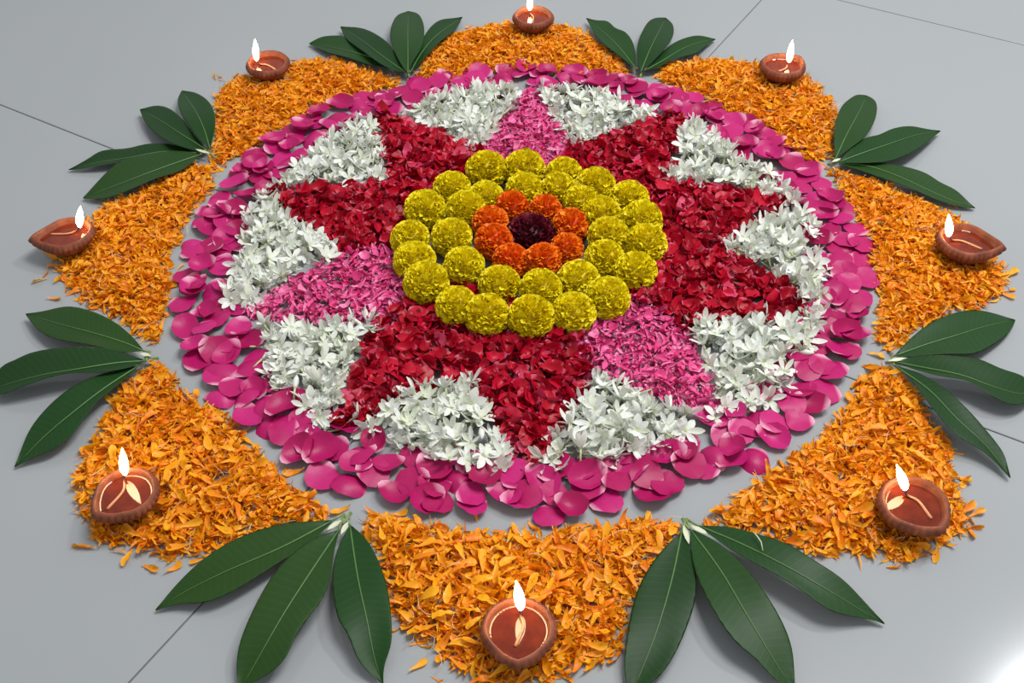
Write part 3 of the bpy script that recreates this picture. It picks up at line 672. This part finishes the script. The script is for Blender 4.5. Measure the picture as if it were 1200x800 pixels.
sprig((178, 419), 'three-leaf green sprig on open tile with stray petals near one leaf', [
 ((168, 411), [(157.5, 412), (136.5, 412), (105, 404), (65.6, 397.7), (42, 384.6)], [(157.5, 396.4), (136.5, 378), (107.6, 363.6), (79, 358), (52.5, 363.6)], [(147, 401.7), (113, 391), (68, 379)], (30, 367.5), B, .014, .008),
 ((170.6, 422.7), [(152, 430.5), (118, 436), (81.4, 437), (52.5, 443.7), (26, 453), (0, 463.4)], [(157.5, 417.4), (131, 409), (97, 405), (60, 407.7), (31.5, 413.5), (10.5, 425), (0, 428)], [(136.5, 425), (92, 432), (52.5, 438.4), (16, 447.6)], (-16, 458), B, .022, .008),
 ((163, 428), [(139, 450), (113, 471), (97, 492), (86.6, 508), (63, 526), (34, 538)], [(136.5, 433), (105, 442), (76, 458), (52.5, 479), (34, 503), (23.6, 529)], [(123, 454), (86.6, 482), (52.5, 510.6)], (17, 547), B, .014, .003)],
 ((186, 420), (178, 419), (170, 419)), ((177, 418, 164, 415),))
# the pale thread on one leaf
v, f, t = tube([G(883, 623, .0255), G(888, 629, .0265), G(892, 635, .0265), G(894, 645, .0265)], [.0005, .0006, .0005, .0003], 5)
tag(link('petal_thread', mesh_np('petal_thread', v, f, M['bract'])), 'thin pale thread lying across one leaf of a green sprig', 'thread')

# ------------------------------------------------------------------ clay oil lamps
def lip(d, sw, amp):
    """pinched lip at d = 0 and a weaker corner opposite"""
    o_ = PI - abs(d)
    return 1 + sw * (amp * math.exp(-abs(d / 0.32) ** 1.3) + 0.35 * max(0, amp - .12) * math.exp(-abs(o_ / 0.35) ** 1.3) - 0.24 * amp * math.exp(-((abs(d) - 0.85) / .4) ** 2))
def bowl_mesh(seed, amp):
    r = random.Random(seed); NV = 128; V, F = [], []
    # (radius factor, height, spout weight, rib depth)
    prof = [(0.0, .000, 0, 0), (0.50, .000, 0, 0), (0.62, .003, .1, 0), (0.84, .010, .3, .4), (1.00, .0165, .7, 1.0), (1.07, .0205, .85, 1.0), (1.06, .0235, .95, .8), (1.01, .0265, 1, .1), (0.95, .0290, 1, 0), (0.89, .0280, 1, 0), (0.85, .0245, .95, 0), (0.78, .0165, .8, 0), (0.60, .0095, .4, 0), (0.0, .0075, 0, 0)]
    for (q, z, sw, rb) in prof:
        for j in range(NV):
            th = 2 * PI * j / NV; d = (th + PI) % (2 * PI) - PI
            k = lip(d, sw, amp)
            k *= 1 + 0.012 * math.sin(2 * th + seed) * sw
            k *= 1 + rb * 0.075 * (abs(math.sin(th * 16 + seed)) - 0.55)
            V.append((0.0335 * q * k * math.cos(th), 0.0335 * q * k * math.sin(th), z + (0.0016 * math.exp(-abs(d / .3) ** 2) * sw if z > .02 else 0)))
    F = grid_faces(len(prof), NV, True)
    return mesh_np('bowl', V, F, M['clay'])
def oil_mesh(amp, level=0.0205):
    NV = 48; V = [(0, 0, level)]
    for j in range(NV):
        th = 2 * PI * j / NV; d = (th + PI) % (2 * PI) - PI
        k = lip(d, .9, amp); rr = 0.0335 * 0.815 * k
        V.append((rr * .96 * math.cos(th), rr * .96 * math.sin(th), level))
    for j in range(NV):
        V.append((V[1 + j][0] / .96 * 1.005, V[1 + j][1] / .96 * 1.005, level + .0007))
    F = [(0, 1 + j, 1 + (j + 1) % NV) for j in range(NV)]
    for j in range(NV):
        a_, b_ = 1 + j, 1 + (j + 1) % NV; F += [(a_, a_ + NV, b_ + NV), (a_, b_ + NV, b_)]
    return mesh_np('oil', V, F, M['oil'], smooth=False)
def flame_mesh(h, lean, rad):
    V, F, tt = [], [], []; NU, NV = 14, 14
    for i in range(NU):
        s = i / (NU - 1); r_ = rad * (math.sin(PI * min(1, s ** 0.74)) ** 0.85 if 0 < s < 1 else 0.0) + (0.0004 if i in (0, NU - 1) else 0)
        for j in range(NV):
            th = 2 * PI * j / NV; V.append((r_ * math.cos(th) + lean[0] * s ** 1.3, r_ * math.sin(th) + lean[1] * s ** 1.3, h * s)); tt.append(s)
    F = grid_faces(NU, NV, True)
    return mesh_np('flame', V, F, M['flame'], {'tt': tt})
def lamp(c, spout, fb, ft, tail, z0, label, size=0.88, amp=.2):
    """c: bowl centre, spout: pointed lip, fb / ft: flame foot and tip, tail: far end of the wick - all pixels"""
    g = G(c[0], c[1], z0 + .024 * size); sg = G(spout[0], spout[1], z0 + .029 * size); ang = math.atan2(sg[1] - g[1], sg[0] - g[0])
    e = link('clay_oil_lamp', None); e.location = (g[0], g[1], z0); e.rotation_euler = (random.uniform(-.03, .03), random.uniform(-.03, .03), ang); e.scale = (size,) * 3; e.empty_display_size = .02
    tag(e, label, 'oil lamp', 'lit clay oil lamps around the design')
    link('bowl', bowl_mesh((c[0] * 7 + c[1]) % 100, amp), e); link('oil', oil_mesh(amp), e)
    ca, sa = math.cos(-ang), math.sin(-ang)
    def loc(p): d = (p - g) / size; return np.array((d[0] * ca - d[1] * sa, d[0] * sa + d[1] * ca))
    def inside(q, m_=.0235):
        n_ = np.linalg.norm(q); return q if n_ < m_ else q * m_ / n_
    a_ = inside(loc(G(fb[0], fb[1], z0 + .027 * size)), .026); b_ = inside(loc(G(tail[0], tail[1], z0 + .021 * size)), .025)
    ln = a_ + (b_ - a_) * .42 + np.array((-(b_ - a_)[1], (b_ - a_)[0])) * .12
    pts = smooth_line([(b_[0], b_[1], .0208), (ln[0], ln[1], .0215), (a_[0] + (b_ - a_)[0] * .12, a_[1] + (b_ - a_)[1] * .12, .0225), (a_[0], a_[1], .0290)], 12)
    v, f, t = tube(pts, np.linspace(.0017, .0012, 12), 7); link('wick', mesh_np('wick', v, f, M['wick'], {'tt': t}), e)
    # flame height from its length in the picture, standing upright over the wick
    bw = np.array([g[0] + size * (a_[0] * ca + a_[1] * sa), g[1] + size * (-a_[0] * sa + a_[1] * ca), z0 + .0255 * size])
    nrm = (bw - CAM) * np.array((1, 1, 0)); d = FW + (ft[0] - 600) / F_PX * RT - (ft[1] - 400) / F_PX * UP
    tw = CAM + d * (((bw - CAM) @ nrm) / (d @ nrm)); dv = (tw - bw) / size
    hgt = dv[2]; lean = (dv[0] * ca - dv[1] * sa, dv[0] * sa + dv[1] * ca)
    fo = link('flame', flame_mesh(hgt, lean, .0050), e); fo.location = (a_[0], a_[1], .0255)
    return e
lamp((608, 737), (607, 777), (611, 714), (606, 680), (604, 757), .008, 'clay oil lamp between the bent-stalk sprig and the sprig carrying a thread', size=0.87, amp=0.18)
lamp((146, 578), (113, 600), (146, 556), (141, 525), (125, 597), .008, 'curved-wick clay oil lamp between the bent-stalk sprig and the open-tile sprig', size=0.85, amp=0.2)
lamp((1072, 590), (1106, 620), (1061, 573), (1052, 543), (1092, 607), .008, 'clay oil lamp with a leaning flame, between the thread-carrying and joint-straddling sprigs', size=0.89, amp=0.17)
lamp((77, 275), (42, 277), (94, 266), (95, 242), (60, 274), .006, 'clay oil lamp standing half on bare tile, lip pointing off the heap', size=0.88, amp=0.3)
lamp((1133, 283), (1169, 286), (1111, 277), (1111, 252), (1150, 292), .008, 'clay oil lamp with its lip over a ragged heap edge, beside the curled-tip sprig', size=0.9, amp=0.3)
lamp((314, 74), (332, 87), (301, 71), (299, 45), (326, 83), .008, 'clay oil lamp with a straight wick between the two four-leaf sprigs', size=.86, amp=.12)
lamp((625, 20), (624, 34), (621, 12), (622, -12), (624, 27), .008, 'clay oil lamp between the upright-leaf sprig and the joint-touching sprig', size=.86, amp=.08)
lamp((917, 77), (937, 67), (924, 73), (928, 47), (912, 84), .008, 'clay oil lamp between the curled-tip sprig and the joint-touching sprig', size=.88, amp=.12)
